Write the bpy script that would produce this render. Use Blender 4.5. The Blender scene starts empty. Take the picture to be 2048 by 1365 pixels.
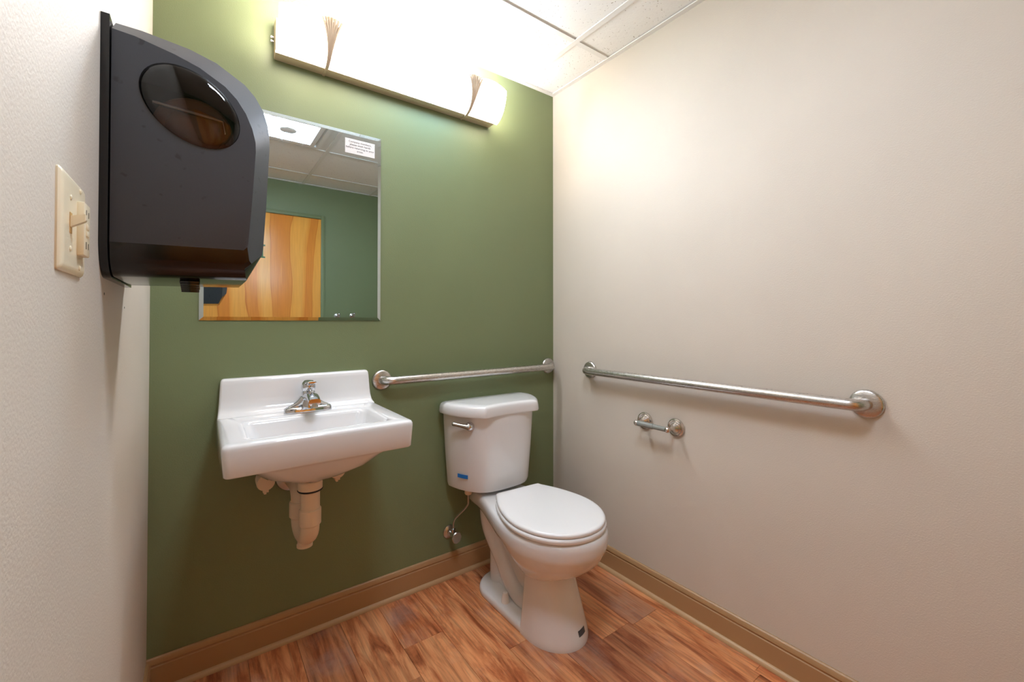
import bpy, bmesh, math, random
from mathutils import Vector, Matrix
PI = math.pi
random.seed(7)
S = bpy.context.scene
COL = S.collection

# ------------------------------------------------------------------ camera, world, exposure
# world frame: corner of green wall (Y=0) and right wall (X=0) at the origin, room at X<0, Y<0
LX, DY, H = 1.701, 2.475, 2.42
cam = bpy.data.cameras.new('camera')
cam.sensor_width = 36.0
cam.lens = 853.7 / 2048 * 36.0
cam.shift_y = -48.4 / 2048
cam.clip_start = 0.02
camo = bpy.data.objects.new('camera', cam)
COL.objects.link(camo)
camo.location = (-1.5726, -1.7668, 1.1701)
camo.rotation_euler = (PI / 2 + 0.0117, 0, -0.6312)
S.camera = camo
w = bpy.data.worlds.new('world')
S.world = w
w.use_nodes = True
w.node_tree.nodes['Background'].inputs[0].default_value = (0.5, 0.5, 0.5, 1)
w.node_tree.nodes['Background'].inputs[1].default_value = 0.0
S.view_settings.view_transform = 'Standard'
S.view_settings.look = 'None'
S.view_settings.gamma = 1.0
S.view_settings.use_curve_mapping = False
S.view_settings.exposure = 1.27
SHADE_W, BULB_W, FILL_W = 16.5, 80.0, 23.0
try:
    S.cycles.use_denoising = True
    S.cycles.use_light_tree = False
    S.cycles.max_bounces = 8
    S.cycles.diffuse_bounces = 6
    S.cycles.glossy_bounces = 5
    S.cycles.use_adaptive_sampling = True
    S.cycles.adaptive_threshold = 0.02
    S.cycles.sample_clamp_indirect = 6.0
    S.cycles.caustics_reflective = False
except Exception:
    pass


# ------------------------------------------------------------------ materials
def lin(c):
    f = lambda v: v / 12.92 if v <= 0.04045 else ((v + 0.055) / 1.055) ** 2.4
    return tuple(f(v / 255) for v in c) + (1,)


def base_mat(name, col, rough=0.5, metal=0.0, **kw):
    m = bpy.data.materials.new(name)
    m.use_nodes = True
    b = m.node_tree.nodes['Principled BSDF']
    b.inputs['Base Color'].default_value = lin(col)
    b.inputs['Roughness'].default_value = rough
    b.inputs['Metallic'].default_value = metal
    for k, v in kw.items():
        b.inputs[k.replace('_', ' ')].default_value = v
    return m, m.node_tree.nodes, m.node_tree.links, b


def noise(n, l, scale, coord='Object', detail=3, stretch=(1, 1, 1), rough=0.5, dist=0.0):
    tc = n.new('ShaderNodeTexCoord')
    mp = n.new('ShaderNodeMapping')
    mp.inputs['Scale'].default_value = stretch
    t = n.new('ShaderNodeTexNoise')
    t.inputs['Scale'].default_value = scale
    t.inputs['Detail'].default_value = detail
    t.inputs['Roughness'].default_value = rough
    t.inputs['Distortion'].default_value = dist
    l.new(tc.outputs[coord], mp.inputs['Vector'])
    l.new(mp.outputs[0], t.inputs['Vector'])
    return t, mp, tc


def ramp(n, l, src, stops):
    r = n.new('ShaderNodeValToRGB')
    e = r.color_ramp.elements
    while len(e) < len(stops):
        e.new(0.5)
    for k, (p, c) in enumerate(stops):
        e[k].position = p
        e[k].color = c if len(c) == 4 else lin(c)
    l.new(src, r.inputs[0])
    return r


def bump(n, l, b, src, strength, dist=0.002):
    bp = n.new('ShaderNodeBump')
    bp.inputs['Strength'].default_value = strength
    bp.inputs['Distance'].default_value = dist
    l.new(src, bp.inputs['Height'])
    l.new(bp.outputs[0], b.inputs['Normal'])


def mixc(n, l, fac, a, c, mode='MIX'):
    m = n.new('ShaderNodeMix')
    m.data_type = 'RGBA'
    m.blend_type = mode
    for sock, v in ((m.inputs[0], fac), (m.inputs[6], a), (m.inputs[7], c)):
        if hasattr(v, 'links'):
            l.new(v, sock)
        else:
            sock.default_value = v
    return m.outputs[2]


M = {}


def paint(name, col, rough, bs):
    m, n, l, b = base_mat(name, col, rough)
    t, _, _ = noise(n, l, 260, detail=2)
    bump(n, l, b, t.outputs[0], bs, 0.0015)
    t2, _, _ = noise(n, l, 2.5, detail=3)
    c = lin(col)
    lo = tuple(v * 0.95 for v in c[:3]) + (1,)
    r = ramp(n, l, t2.outputs[0], [(0.3, lo), (0.7, c)])
    l.new(r.outputs[0], b.inputs['Base Color'])
    M[name] = m


paint('greige_paint', (208, 200, 187), 0.58, 0.30)
paint('green_paint', (118, 131, 94), 0.48, 0.28)


def solid(name, col, rough=0.5, metal=0.0, nscale=0, nstr=0.0, **kw):
    m, n, l, b = base_mat(name, col, rough, metal, **kw)
    if nscale:
        t, _, _ = noise(n, l, nscale, detail=3)
        bump(n, l, b, t.outputs[0], nstr, 0.0008)
    M[name] = m
    return m


solid('porcelain', (224, 225, 226), 0.07, Coat_Weight=0.3)
solid('seat_plastic', (230, 231, 232), 0.22)
solid('pvc_white', (226, 214, 196), 0.38)
solid('pvc_cover', (226, 205, 178), 0.45)
solid('chrome', (214, 216, 220), 0.06, 1.0)
solid('dull_chrome', (190, 190, 184), 0.28, 1.0)
solid('nickel', (216, 208, 200), 0.24, 1.0)
solid('roller_plastic', (132, 136, 130), 0.35)
solid('black_rubber', (14, 14, 14), 0.5)
solid('black_gloss', (14, 14, 16), 0.13, 0.0)
solid('ivory', (234, 224, 196), 0.32)
solid('ivory_dark', (196, 160, 100), 0.5)
solid('slot_dark', (60, 50, 36), 0.6)
solid('white_metal', (232, 232, 230), 0.35)
solid('paper', (206, 206, 207), 0.7)
solid('ink', (22, 21, 21), 0.8)
solid('blue_tape', (22, 110, 190), 0.5)
solid('letter_green', (80, 128, 88), 0.5)
solid('brown_core', (150, 112, 84), 0.6)
solid('base_paint', (170, 136, 96), 0.4, 0, 60, 0.08)
solid('shoe_paint', (186, 154, 114), 0.4, 0, 60, 0.08)
solid('lamp_metal', (214, 196, 174), 0.45, 0.45)

# brushed steel
m, n, l, b = base_mat('brushed_steel', (204, 200, 196), 0.32, 1.0)
t, mp, _ = noise(n, l, 60, stretch=(1, 1, 14), detail=2)
r = ramp(n, l, t.outputs[0], [(0.3, (0.24,) * 3 + (1,)), (0.7, (0.38,) * 3 + (1,))])
l.new(r.outputs[0], b.inputs['Roughness'])
M['brushed_steel'] = m

# textured dark plastic of the dispenser
m, n, l, b = base_mat('charcoal_plastic', (50, 54, 60), 0.42)
t, _, _ = noise(n, l, 900, detail=2)
bump(n, l, b, t.outputs[0], 0.25, 0.0006)
t2, _, _ = noise(n, l, 62, detail=1)
r = ramp(n, l, t2.outputs[0], [(0.0, (50, 54, 60)), (0.70, (50, 54, 60)), (0.76, (36, 38, 43)), (1.0, (34, 36, 40))])
l.new(r.outputs[0], b.inputs['Base Color'])
M['charcoal_plastic'] = m

# smoked window of the dispenser: tinted see-through plastic with a clear reflection
m = bpy.data.materials.new('smoked_plastic')
m.use_nodes = True
n, l = m.node_tree.nodes, m.node_tree.links
n.clear()
o = n.new('ShaderNodeOutputMaterial')
tr = n.new('ShaderNodeBsdfTransparent')
tr.inputs[0].default_value = (0.42, 0.36, 0.34, 1)
gl = n.new('ShaderNodeBsdfGlossy')
gl.inputs['Roughness'].default_value = 0.02
fr = n.new('ShaderNodeFresnel')
fr.inputs[0].default_value = 1.55
mx = n.new('ShaderNodeMixShader')
l.new(fr.outputs[0], mx.inputs[0])
l.new(tr.outputs[0], mx.inputs[1])
l.new(gl.outputs[0], mx.inputs[2])
l.new(mx.outputs[0], o.inputs[0])
M['smoked_plastic'] = m

# mirror silver with faint wipe streaks
m, n, l, b = base_mat('mirror_silver', (204, 219, 224), 0.0, 1.0)
t, mp, _ = noise(n, l, 5, stretch=(3, 1, 1.1), detail=6, dist=1.2, rough=0.7)
r = ramp(n, l, t.outputs[0], [(0.45, (0.0,) * 3 + (1,)), (0.75, (0.055,) * 3 + (1,))])
l.new(r.outputs[0], b.inputs['Roughness'])
M['mirror_silver'] = m

# floor planks
m, n, l, b = base_mat('plank_wood', (150, 84, 44), 0.3)
oi = n.new('ShaderNodeObjectInfo')
t, mp, tc = noise(n, l, 5.0, coord='Object', stretch=(4.2, 0.75, 1), detail=6, rough=0.62, dist=0.7)
add = n.new('ShaderNodeVectorMath')
add.operation = 'ADD'
sc = n.new('ShaderNodeVectorMath')
sc.operation = 'SCALE'
sc.inputs[0].default_value = (17, 31, 9)
l.new(oi.outputs['Random'], sc.inputs['Scale'])
l.new(tc.outputs['Object'], add.inputs[0])
l.new(sc.outputs[0], add.inputs[1])
l.new(add.outputs[0], mp.inputs['Vector'])
r = ramp(n, l, t.outputs[0], [(0.25, (118, 58, 34)), (0.40, (186, 112, 70)), (0.54, (226, 158, 108)), (0.78, (240, 184, 134))])
t2 = n.new('ShaderNodeTexNoise')
t2.inputs['Scale'].default_value = 9
t2.inputs['Detail'].default_value = 8
mp2 = n.new('ShaderNodeMapping')
mp2.inputs['Scale'].default_value = (14, 0.6, 1)
l.new(add.outputs[0], mp2.inputs['Vector'])
l.new(mp2.outputs[0], t2.inputs['Vector'])
r2 = ramp(n, l, t2.outputs[0], [(0.3, (0.50,) * 3 + (1,)), (0.58, (1.0,) * 3 + (1,))])
c1 = mixc(n, l, 0.8, r.outputs[0], r2.outputs[0], 'MULTIPLY')
rr = ramp(n, l, oi.outputs['Random'], [(0.0, (205, 190, 190)), (0.5, (255, 250, 245)), (1.0, (235, 205, 190))])
c2 = mixc(n, l, 0.8, c1, rr.outputs[0], 'MULTIPLY')
# chalky smears of dried cleaner
t3 = n.new('ShaderNodeTexNoise')
t3.inputs['Scale'].default_value = 3.0
t3.inputs['Detail'].default_value = 7
t3.inputs['Roughness'].default_value = 0.7
l.new(add.outputs[0], t3.inputs['Vector'])
r3 = ramp(n, l, t3.outputs[0], [(0.53, (0.0,) * 3 + (1,)), (0.74, (0.6,) * 3 + (1,))])
c3 = mixc(n, l, r3.outputs[0], c2, lin((176, 152, 140)))
l.new(c3, b.inputs['Base Color'])
bump(n, l, b, t2.outputs[0], 0.12, 0.001)
M['plank_wood'] = m
solid('plank_gap', (48, 28, 18), 0.7)

# veneer of the door
m, n, l, b = base_mat('door_veneer', (236, 160, 70), 0.3)
tc = n.new('ShaderNodeTexCoord')
sx = n.new('ShaderNodeSeparateXYZ')
l.new(tc.outputs['Object'], sx.inputs[0])


def mth(op, a, c=None):
    q = n.new('ShaderNodeMath')
    q.operation = op
    for s_, v in zip(q.inputs, (a, c)):
        if v is None:
            continue
        if hasattr(v, 'links'):
            l.new(v, s_)
        else:
            s_.default_value = v
    return q.outputs[0]


tw, mpw, _ = noise(n, l, 2.2, stretch=(2.2, 1, 0.7), detail=2, rough=0.4)
wob = mth('MULTIPLY', mth('SUBTRACT', tw.outputs[0], 0.5), 0.16)
ax = mth('ABSOLUTE', mth('ADD', sx.outputs[0], 1.0))
wd = mth('ADD', ax, mth('MULTIPLY', mth('SUBTRACT', 2.1, sx.outputs[2]), 0.045))
wd = mth('ADD', wd, wob)
fr = mth('FRACT', mth('MULTIPLY', wd, 4.6))
r = ramp(n, l, fr, [(0.0, (234, 142, 54)), (0.34, (236, 148, 58)), (0.36, (214, 120, 42)), (0.39, (250, 172, 74)), (0.80, (252, 178, 82)), (0.985, (246, 160, 64))])
t2, mp2, _ = noise(n, l, 8, stretch=(12, 1, 0.6), detail=5)
r2 = ramp(n, l, t2.outputs[0], [(0.3, (0.86,) * 3 + (1,)), (0.65, (1.0,) * 3 + (1,))])
l.new(mixc(n, l, 1.0, r.outputs[0], r2.outputs[0], 'MULTIPLY'), b.inputs['Base Color'])
M['door_veneer'] = m

# mineral-fibre ceiling tile
m, n, l, b = base_mat('ceiling_tile', (240, 240, 238), 0.9)
vo = n.new('ShaderNodeTexVoronoi')
vo.inputs['Scale'].default_value = 95
vo.inputs['Randomness'].default_value = 1.0
tc = n.new('ShaderNodeTexCoord')
l.new(tc.outputs['Object'], vo.inputs['Vector'])
tn, _, _ = noise(n, l, 30, detail=3)
ms = n.new('ShaderNodeMath')
ms.operation = 'MULTIPLY'
l.new(vo.outputs['Distance'], ms.inputs[0])
ms.inputs[1].default_value = 1.0
md = n.new('ShaderNodeMath')
md.operation = 'ADD'
l.new(ms.outputs[0], md.inputs[0])
mh = n.new('ShaderNodeMath')
mh.operation = 'MULTIPLY'
mh.inputs[1].default_value = 0.55
l.new(tn.outputs[0], mh.inputs[0])
l.new(mh.outputs[0], md.inputs[1])
r = ramp(n, l, md.outputs[0], [(0.355, (140, 128, 112)), (0.40, (242, 242, 240))])
l.new(r.outputs[0], b.inputs['Base Color'])
bump(n, l, b, md.outputs[0], 0.2, 0.002)
M['ceiling_tile'] = m


# glowing frosted glass: colour follows the bulbs behind it along the fixture
def glow(name, strength, stops):
    m = bpy.data.materials.new(name)
    m.use_nodes = True
    n, l = m.node_tree.nodes, m.node_tree.links
    n.clear()
    o = n.new('ShaderNodeOutputMaterial')
    e = n.new('ShaderNodeEmission')
    e.inputs['Strength'].default_value = strength
    if len(stops) == 1:
        e.inputs[0].default_value = stops[0]
    else:
        tc = n.new('ShaderNodeTexCoord')
        sx = n.new('ShaderNodeSeparateXYZ')
        mr = n.new('ShaderNodeMapRange')
        mr.inputs['From Min'].default_value = -1.36
        mr.inputs['From Max'].default_value = -0.415
        l.new(tc.outputs['Object'], sx.inputs[0])
        l.new(sx.outputs[0], mr.inputs[0])
        r = ramp(n, l, mr.outputs[0], stops)
        l.new(r.outputs[0], e.inputs[0])
    l.new(e.outputs[0], o.inputs[0])
    M[name] = m


WARM, NEUT, COOL = (1.0, 0.85, 0.75, 1), (0.88, 0.95, 1.06, 1), (0.66, 0.91, 1.18, 1)
glow('frosted_glass', SHADE_W, [(0.0, WARM), (0.25, WARM), (0.45, NEUT), (0.62, COOL), (0.76, COOL), (0.88, WARM), (1.0, WARM)])
glow('bulb_warm', BULB_W, [WARM])
glow('bulb_neutral', BULB_W, [NEUT])
glow('bulb_cool', BULB_W, [COOL])
glow('fill_glow', FILL_W, [(0.84, 0.95, 1.12, 1)])  # added fill light, much stronger than the dim ceiling fixture itself


# ------------------------------------------------------------------ mesh helpers
def NB():
    return bmesh.new()


def box(bm, x0, x1, y0, y1, z0, z1, bev=0.0, seg=2):
    r = bmesh.ops.create_cube(bm, size=1.0)
    vs = r['verts']
    for v in vs:
        v.co = Vector((x0 + (v.co.x + .5) * (x1 - x0), y0 + (v.co.y + .5) * (y1 - y0), z0 + (v.co.z + .5) * (z1 - z0)))
    if bev:
        es = list({e for v in vs for e in v.link_edges})
        bmesh.ops.bevel(bm, geom=es, offset=bev, segments=seg, profile=0.5, affect='EDGES')


def loft(bm, rings, cap0=True, cap1=True, closed=True):
    V = [[bm.verts.new(p) for p in ring] for ring in rings]
    N = len(V[0])
    for a, c in zip(V[:-1], V[1:]):
        for i in range(N if closed else N - 1):
            j = (i + 1) % N
            bm.faces.new((a[i], a[j], c[j], c[i]))
    if cap0:
        bm.faces.new(list(reversed(V[0])))
    if cap1:
        bm.faces.new(V[-1])
    return V


def frame_from(d):
    d = d.normalized()
    u = d.cross(Vector((0, 0, 1)))
    if u.length < 1e-3:
        u = d.cross(Vector((1, 0, 0)))
    u.normalize()
    return u, d.cross(u)


def tube(bm, pts, rad, n=16, cap=True):
    pts = [Vector(p) for p in pts]
    rads = rad if isinstance(rad, (list, tuple)) else [rad] * len(pts)
    rings = []
    u = None
    for i, p in enumerate(pts):
        d = (pts[min(i + 1, len(pts) - 1)] - pts[max(i - 1, 0)]).normalized()
        if u is None:
            u, _ = frame_from(d)
        else:
            u = (u - d * u.dot(d)).normalized()
        v = d.cross(u)
        rings.append([p + (u * math.cos(2 * PI * k / n) + v * math.sin(2 * PI * k / n)) * rads[i] for k in range(n)])
    loft(bm, rings, cap, cap)


def spline(pts, sub=6):
    pts = [Vector(p) for p in pts]
    out = []
    for i in range(len(pts) - 1):
        p0, p1, p2, p3 = pts[max(i - 1, 0)], pts[i], pts[i + 1], pts[min(i + 2, len(pts) - 1)]
        for k in range(sub):
            t = k / sub
            out.append(0.5 * ((2 * p1) + (p2 - p0) * t + (2 * p0 - 5 * p1 + 4 * p2 - p3) * t * t + (3 * p1 - p0 - 3 * p2 + p3) * t ** 3))
    out.append(pts[-1])
    return out


def lathe(bm, prof, origin, axis, n=32):
    """prof: list of (distance along axis, radius)"""
    o = Vector(origin)
    d = Vector(axis).normalized()
    u, v = frame_from(d)
    rings = [[o + d * h + (u * math.cos(2 * PI * k / n) + v * math.sin(2 * PI * k / n)) * max(r, 1e-5) for k in range(n)] for h, r in prof]
    loft(bm, rings)


def rrect(x0, x1, y0, y1, r, z, n=6):
    out = []
    for cx, cy, a0 in ((x1 - r, y1 - r, 0), (x0 + r, y1 - r, PI / 2), (x0 + r, y0 + r, PI), (x1 - r, y0 + r, 1.5 * PI)):
        for k in range(n + 1):
            a = a0 + PI / 2 * k / n
            out.append(Vector((cx + r * math.cos(a), cy + r * math.sin(a), z)))
    return out


def obj(name, bm, mat, parent=None, smooth=35, label=None):
    bmesh.ops.recalc_face_normals(bm, faces=bm.faces)
    me = bpy.data.meshes.new(name)
    if smooth:
        for f in bm.faces:
            f.smooth = True
        lim = math.radians(smooth)
        for e in bm.edges:
            if len(e.link_faces) == 2:
                e.smooth = e.calc_face_angle(0) < lim
            else:
                e.smooth = False
    bm.to_mesh(me)
    bm.free()
    me.materials.append(M[mat])
    ob = bpy.data.objects.new(name, me)
    COL.objects.link(ob)
    if parent:
        ob.parent = parent
        ob.matrix_parent_inverse = parent_inv(parent)
    if label:
        ob['label'] = label
    return ob


def parent_inv(p):
    m = p.matrix_basis.copy()
    q = p.parent
    inv = m.inverted()
    if q:  # parts of parts: undo the whole chain
        inv = inv @ p.matrix_parent_inverse.inverted() @ q.matrix_basis.inverted()
    return inv


def tag(o, label, cat, group=None):
    o['label'] = label
    o['category'] = cat
    if group:
        o['group'] = group
    return o


def thing(name, label, cat, loc, group=None):
    o = bpy.data.objects.new(name, None)
    COL.objects.link(o)
    o.location = loc
    o.empty_display_size = 0.05
    return tag(o, label, cat, group)


def struct(o):
    o['kind'] = 'structure'
    return o


def empty_struct(name, loc=(0, 0, 0)):
    o = bpy.data.objects.new(name, None)
    COL.objects.link(o)
    o.location = loc
    return struct(o)


def boxobj(name, dims, mat, parent=None, bev=0.0, **kw):
    bm = NB()
    box(bm, *dims, bev=bev)
    return obj(name, bm, mat, parent, **kw)


# ------------------------------------------------------------------ room shell
T = 0.1
struct(boxobj('wall_back', (-LX - T, T, 0, T, -0.05, H + 0.1), 'green_paint'))
struct(boxobj('wall_right', (0, T, -DY - T, 0, -0.05, H + 0.1), 'greige_paint'))
struct(boxobj('wall_left', (-LX - T, -LX, -DY - T, 0, -0.05, H + 0.1), 'greige_paint'))
struct(boxobj('wall_front', (-LX, 0, -DY - T, -DY, -0.05, H + 0.1), 'green_paint'))

for y_, z_ in ((-0.7980, 1.2165), (-0.5630, 1.2000)):
    bm = NB()
    lathe(bm, [(-0.002, 0.0022), (0.0004, 0.0022), (0.0005, 0.0)], (-LX, y_, z_), (1, 0, 0), 10)
    obj('screw_hole', bm, 'black_rubber', bpy.data.objects['wall_left'])

# floor: sub-floor slab with every plank its own piece
floor = struct(boxobj('floor', (-LX, 0, -DY, 0, -0.05, -0.0035), 'plank_gap'))
seams = [-0.063 - 0.152 * k for k in range(11)]
seams = [0.0] + [s for s in seams if s > -LX + 0.01] + [-LX]
known = {1: [-0.70, -1.099], 2: [-0.683], 3: [-1.25], 4: [-0.519], 5: [-0.95], 6: [-0.297, -1.10], 7: [-0.44], 8: [-0.75], 9: [-0.36]}
for i in range(len(seams) - 1):
    x1, x0 = seams[i], seams[i + 1]
    cuts = [0.0] + list(known.get(i, [-0.3 - 0.37 * (i % 3)]))
    while cuts[-1] > -DY + 0.5:
        cuts.append(cuts[-1] - random.uniform(0.7, 0.95))
    cuts = [c for c in cuts if c > -DY + 0.12] + [-DY]
    for a, c in zip(cuts[:-1], cuts[1:]):
        bm = NB()
        dx, dy = (x1 - x0) / 2 - 0.0004, (a - c) / 2 - 0.0004
        box(bm, -dx, dx, -dy, dy, -0.006, 0, bev=0.0007, seg=1)
        p = obj('plank', bm, 'plank_wood', None, smooth=0)
        p.location = ((x0 + x1) / 2, (a + c) / 2, 0)
        p.parent = floor

# ceiling: lay-in tiles on a tee grid
ceil = empty_struct('ceiling', (0, 0, H))
gx = [0.0, -0.226, -0.826, -1.426, -LX]
gy = [0.0, -0.405, -0.99, -1.58, -2.18, -DY]
VENT = (2, 2)
for i in range(len(gx) - 1):
    for j in range(len(gy) - 1):
        if (i, j) == VENT:
            continue
        bm = NB()
        hx, hy = (gx[i] - gx[i + 1]) / 2 - 0.004, (gy[j] - gy[j + 1]) / 2 - 0.004
        box(bm, -hx, hx, -hy, hy, 0, 0.015)
        t_ = obj('ceiling_tile', bm, 'ceiling_tile', None, smooth=0)
        t_.parent = ceil
        t_.location = ((gx[i] + gx[i + 1]) / 2, (gy[j] + gy[j + 1]) / 2, 0.006)
for x in gx[1:-1]:
    boxobj('main_tee', (x - 0.012, x + 0.012, -DY + 0.02, -0.02, H - 0.001, H + 0.004), 'white_metal', ceil)
for j, y in enumerate(gy[1:-1]):
    for i in range(len(gx) - 1):
        boxobj('cross_tee', (gx[i + 1] + (0.012 if i < 3 else 0.02), gx[i] - (0.012 if i else 0.02), y - 0.012, y + 0.012, H, H + 0.004), 'white_metal', ceil)
for d in ((-LX, 0, -0.022, 0), (-LX, 0, -DY, -DY + 0.022), (-0.022, 0, -DY + 0.022, -0.022), (-LX, -LX + 0.022, -DY + 0.022, -0.022)):
    boxobj('wall_angle', d + (H - 0.002, H + 0.003), 'white_metal', ceil)
boxobj('ceiling_deck', (-LX - T, T, -DY - T, T, H + 0.1, H + 0.15), 'white_metal', ceil)


# baseboards with a moulded cap and a lighter shoe strip
def baseboard(name, p0, p1, nrm):
    p0, p1, nrm = Vector(p0), Vector(p1), Vector(nrm)
    prof = [(0, 0), (0.012, 0), (0.012, 0.082), (0.0095, 0.085), (0.0095, 0.089), (0.0125, 0.092), (0.0115, 0.100), (0.008, 0.107), (0.004, 0.110), (0, 0.110)]
    bm = NB()
    loft(bm, [[p + nrm * d + Vector((0, 0, z)) for d, z in prof] for p in (p0, p1)])
    b_ = struct(obj(name, bm, 'base_paint', smooth=25))
    bm = NB()
    prof = [(0.012, 0), (0.024, 0), (0.024, 0.004), (0.0215, 0.010), (0.017, 0.0145), (0.012, 0.016)]
    loft(bm, [[p + nrm * d + Vector((0, 0, z)) for d, z in prof] for p in (p0, p1)])
    obj('shoe_moulding', bm, 'shoe_paint', b_, smooth=40)


baseboard('baseboard_back', (-LX, 0, 0), (0, 0, 0), (0, -1, 0))
baseboard('baseboard_right', (0, -0.024, 0), (0, -DY, 0), (-1, 0, 0))
baseboard('baseboard_left', (-LX, -DY, 0), (-LX, -0.024, 0), (1, 0, 0))
baseboard('baseboard_front', (-0.70, -DY, 0), (-0.024, -DY, 0), (0, 1, 0))

# door in the wall behind the camera (seen in the mirror)
door = empty_struct('door_1', (-1.13, -DY, 0))
boxobj('door_leaf', (-1.60, -0.675, -DY, -DY + 0.012, 0.012, 2.115), 'door_veneer', door, bev=0.002)
for d in ((-0.675, -0.640, -DY, -DY + 0.016, 0, 2.15), (-1.635, -1.60, -DY, -DY + 0.016, 0, 2.15), (-1.60, -0.675, -DY, -DY + 0.02, 2.118, 2.15)):
    boxobj('door_frame', d, 'green_paint', door, bev=0.003)
bm = NB()
lathe(bm, [(0, 0.033), (0.008, 0.033), (0.011, 0.028), (0.013, 0.014), (0.03, 0.012), (0.036, 0.02), (0.044, 0.027), (0.056, 0.028), (0.064, 0.02), (0.067, 0.0)], (-0.745, -DY + 0.012, 0.97), (0, 1, 0))
obj('door_knob', bm, 'dull_chrome', door)


# ------------------------------------------------------------------ text helper
def text_mesh(name, body, size, mat, parent, matrix, align='CENTER', ext=0.0):
    cu = bpy.data.curves.new(name, 'FONT')
    cu.body = body
    cu.size = size
    cu.align_x = align
    cu.align_y = 'CENTER'
    cu.space_line = 1.05
    cu.extrude = ext
    cu.resolution_u = 2
    to = bpy.data.objects.new(name, cu)
    COL.objects.link(to)
    dg = bpy.context.evaluated_depsgraph_get()
    me = bpy.data.meshes.new_from_object(to.evaluated_get(dg))
    bpy.data.objects.remove(to)
    me.transform(matrix)
    me.materials.clear()
    me.materials.append(M[mat])
    ob = bpy.data.objects.new(name, me)
    COL.objects.link(ob)
    if parent:
        ob.parent = parent
        ob.matrix_parent_inverse = parent_inv(parent)
    return ob


FACE_MY = Matrix.Rotation(PI / 2, 4, 'X')     # text facing -Y, reading along +X

# ------------------------------------------------------------------ vanity light
vl = thing('vanity_light', 'long wall light with frosted glass shade and ribbed metal clips above mirror', 'wall light', (-0.888, 0, 2.135))
bm = NB()
box(bm, -1.362, -0.425, -0.052, 0, 2.130, 2.258, bev=0.003)
obj('back_box', bm, 'lamp_metal', vl)
LXA, LXB, C1, C2 = -1.362, -0.412, -1.192, -0.582
gprof = [(-0.050, 2.136), (-0.066, 2.140), (-0.086, 2.154), (-0.102, 2.175), (-0.116, 2.203), (-0.125, 2.232), (-0.130, 2.262), (-0.132, 2.285)]
gs = spline([(0, y, z) for y, z in gprof], 2)


def top_at(x):
    for a, c, dr in ((LXA, C1, 0.024), (C1, C2, 0.016), (C2, LXB, 0.024)):
        if a <= x <= c:
            t = (x - a) / (c - a)
            e = 2.0 if dr > 0.02 else 6.0
            return 2.283 - dr * abs(2 * t - 1) ** e
    return 2.26


def panel(x0, x1, N):
    bm = NB()
    rings = []
    for k in range(N + 1):
        x = x0 + (x1 - x0) * k / N
        zt = top_at(x)
        f = (zt - 2.134) / (2.285 - 2.134)
        ring = []
        for p in gs:
            ring.append(Vector((x, p.y, 2.134 + (p.z - 2.134) * f)))
        rings.append(ring)
    loft(bm, rings, False, False, closed=False)
    bmesh.ops.recalc_face_normals(bm, faces=bm.faces)
    bmesh.ops.solidify(bm, geom=bm.faces[:], thickness=0.004)
    return bm


for a, c, N in ((LXA, C1 - 0.0005, 10), (C1 + 0.0005, C2 - 0.0005, 20), (C2 + 0.0005, LXB, 10)):
    obj('glass_shade', panel(a, c, N), 'frosted_glass', vl)
for cx in (C1, C2):
    bm = NB()
    NR = 7
    for k in range(NR):
        s = (k - (NR - 1) / 2) / ((NR - 1) / 2)
        pts, rad = [], []
        for q, p in enumerate(gs):
            t = (p.z - 2.134) / 0.151
            half = 0.0045 + 0.029 * max(t, 0) ** 2.0
            a_, c_ = gs[max(q - 1, 0)], gs[min(q + 1, len(gs) - 1)]
            nv = Vector((0, -(c_.z - a_.z), c_.y - a_.y)).normalized()
            zz = 2.134 + (p.z - 2.134) * (0.93 - 0.045 * s * s)
            pts.append((cx + s * half, p.y + nv.y * 0.0075, zz + nv.z * 0.0075))
            rad.append(0.0021 + 0.0030 * max(t, 0))
        pts = [(cx + s * 0.003, -0.004, 2.128), (cx + s * 0.003, -0.05, 2.127)] + pts[1:]
        rad = [0.0022, 0.0022] + rad[1:]
        tube(bm, pts, rad, 8)
    obj('fan_clip', bm, 'lamp_metal', vl, label='ribbed fan-shaped metal clip')
for x, mt in ((-1.27, 'bulb_warm'), (-1.03, 'bulb_neutral'), (-0.76, 'bulb_cool'), (-0.50, 'bulb_warm')):
    bm = NB()
    lathe(bm, [(0, 0.012), (0.012, 0.014), (0.03, 0.024), (0.05, 0.030), (0.066, 0.028), (0.076, 0.018), (0.080, 0.0)], (x, -0.060, 2.180), (0, 0, 1), 12)
    obj('bulb', bm, mt, vl)
    bm = NB()
    lathe(bm, [(0, 0.012), (0.026, 0.012), (0.030, 0.010)], (x, -0.057, 2.154), (0, 0, 1), 16)
    obj('lamp_socket', bm, 'white_metal', vl)
bm = NB()
for z in (2.19, 2.205):
    lathe(bm, [(0, 0.003), (0.006, 0.003), (0.007, 0.0045), (0.011, 0.0045), (0.012, 0.001)], (-1.362, -0.012, z), (-1, 0, 0), 10)
obj('side_screw', bm, 'nickel', vl)

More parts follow.
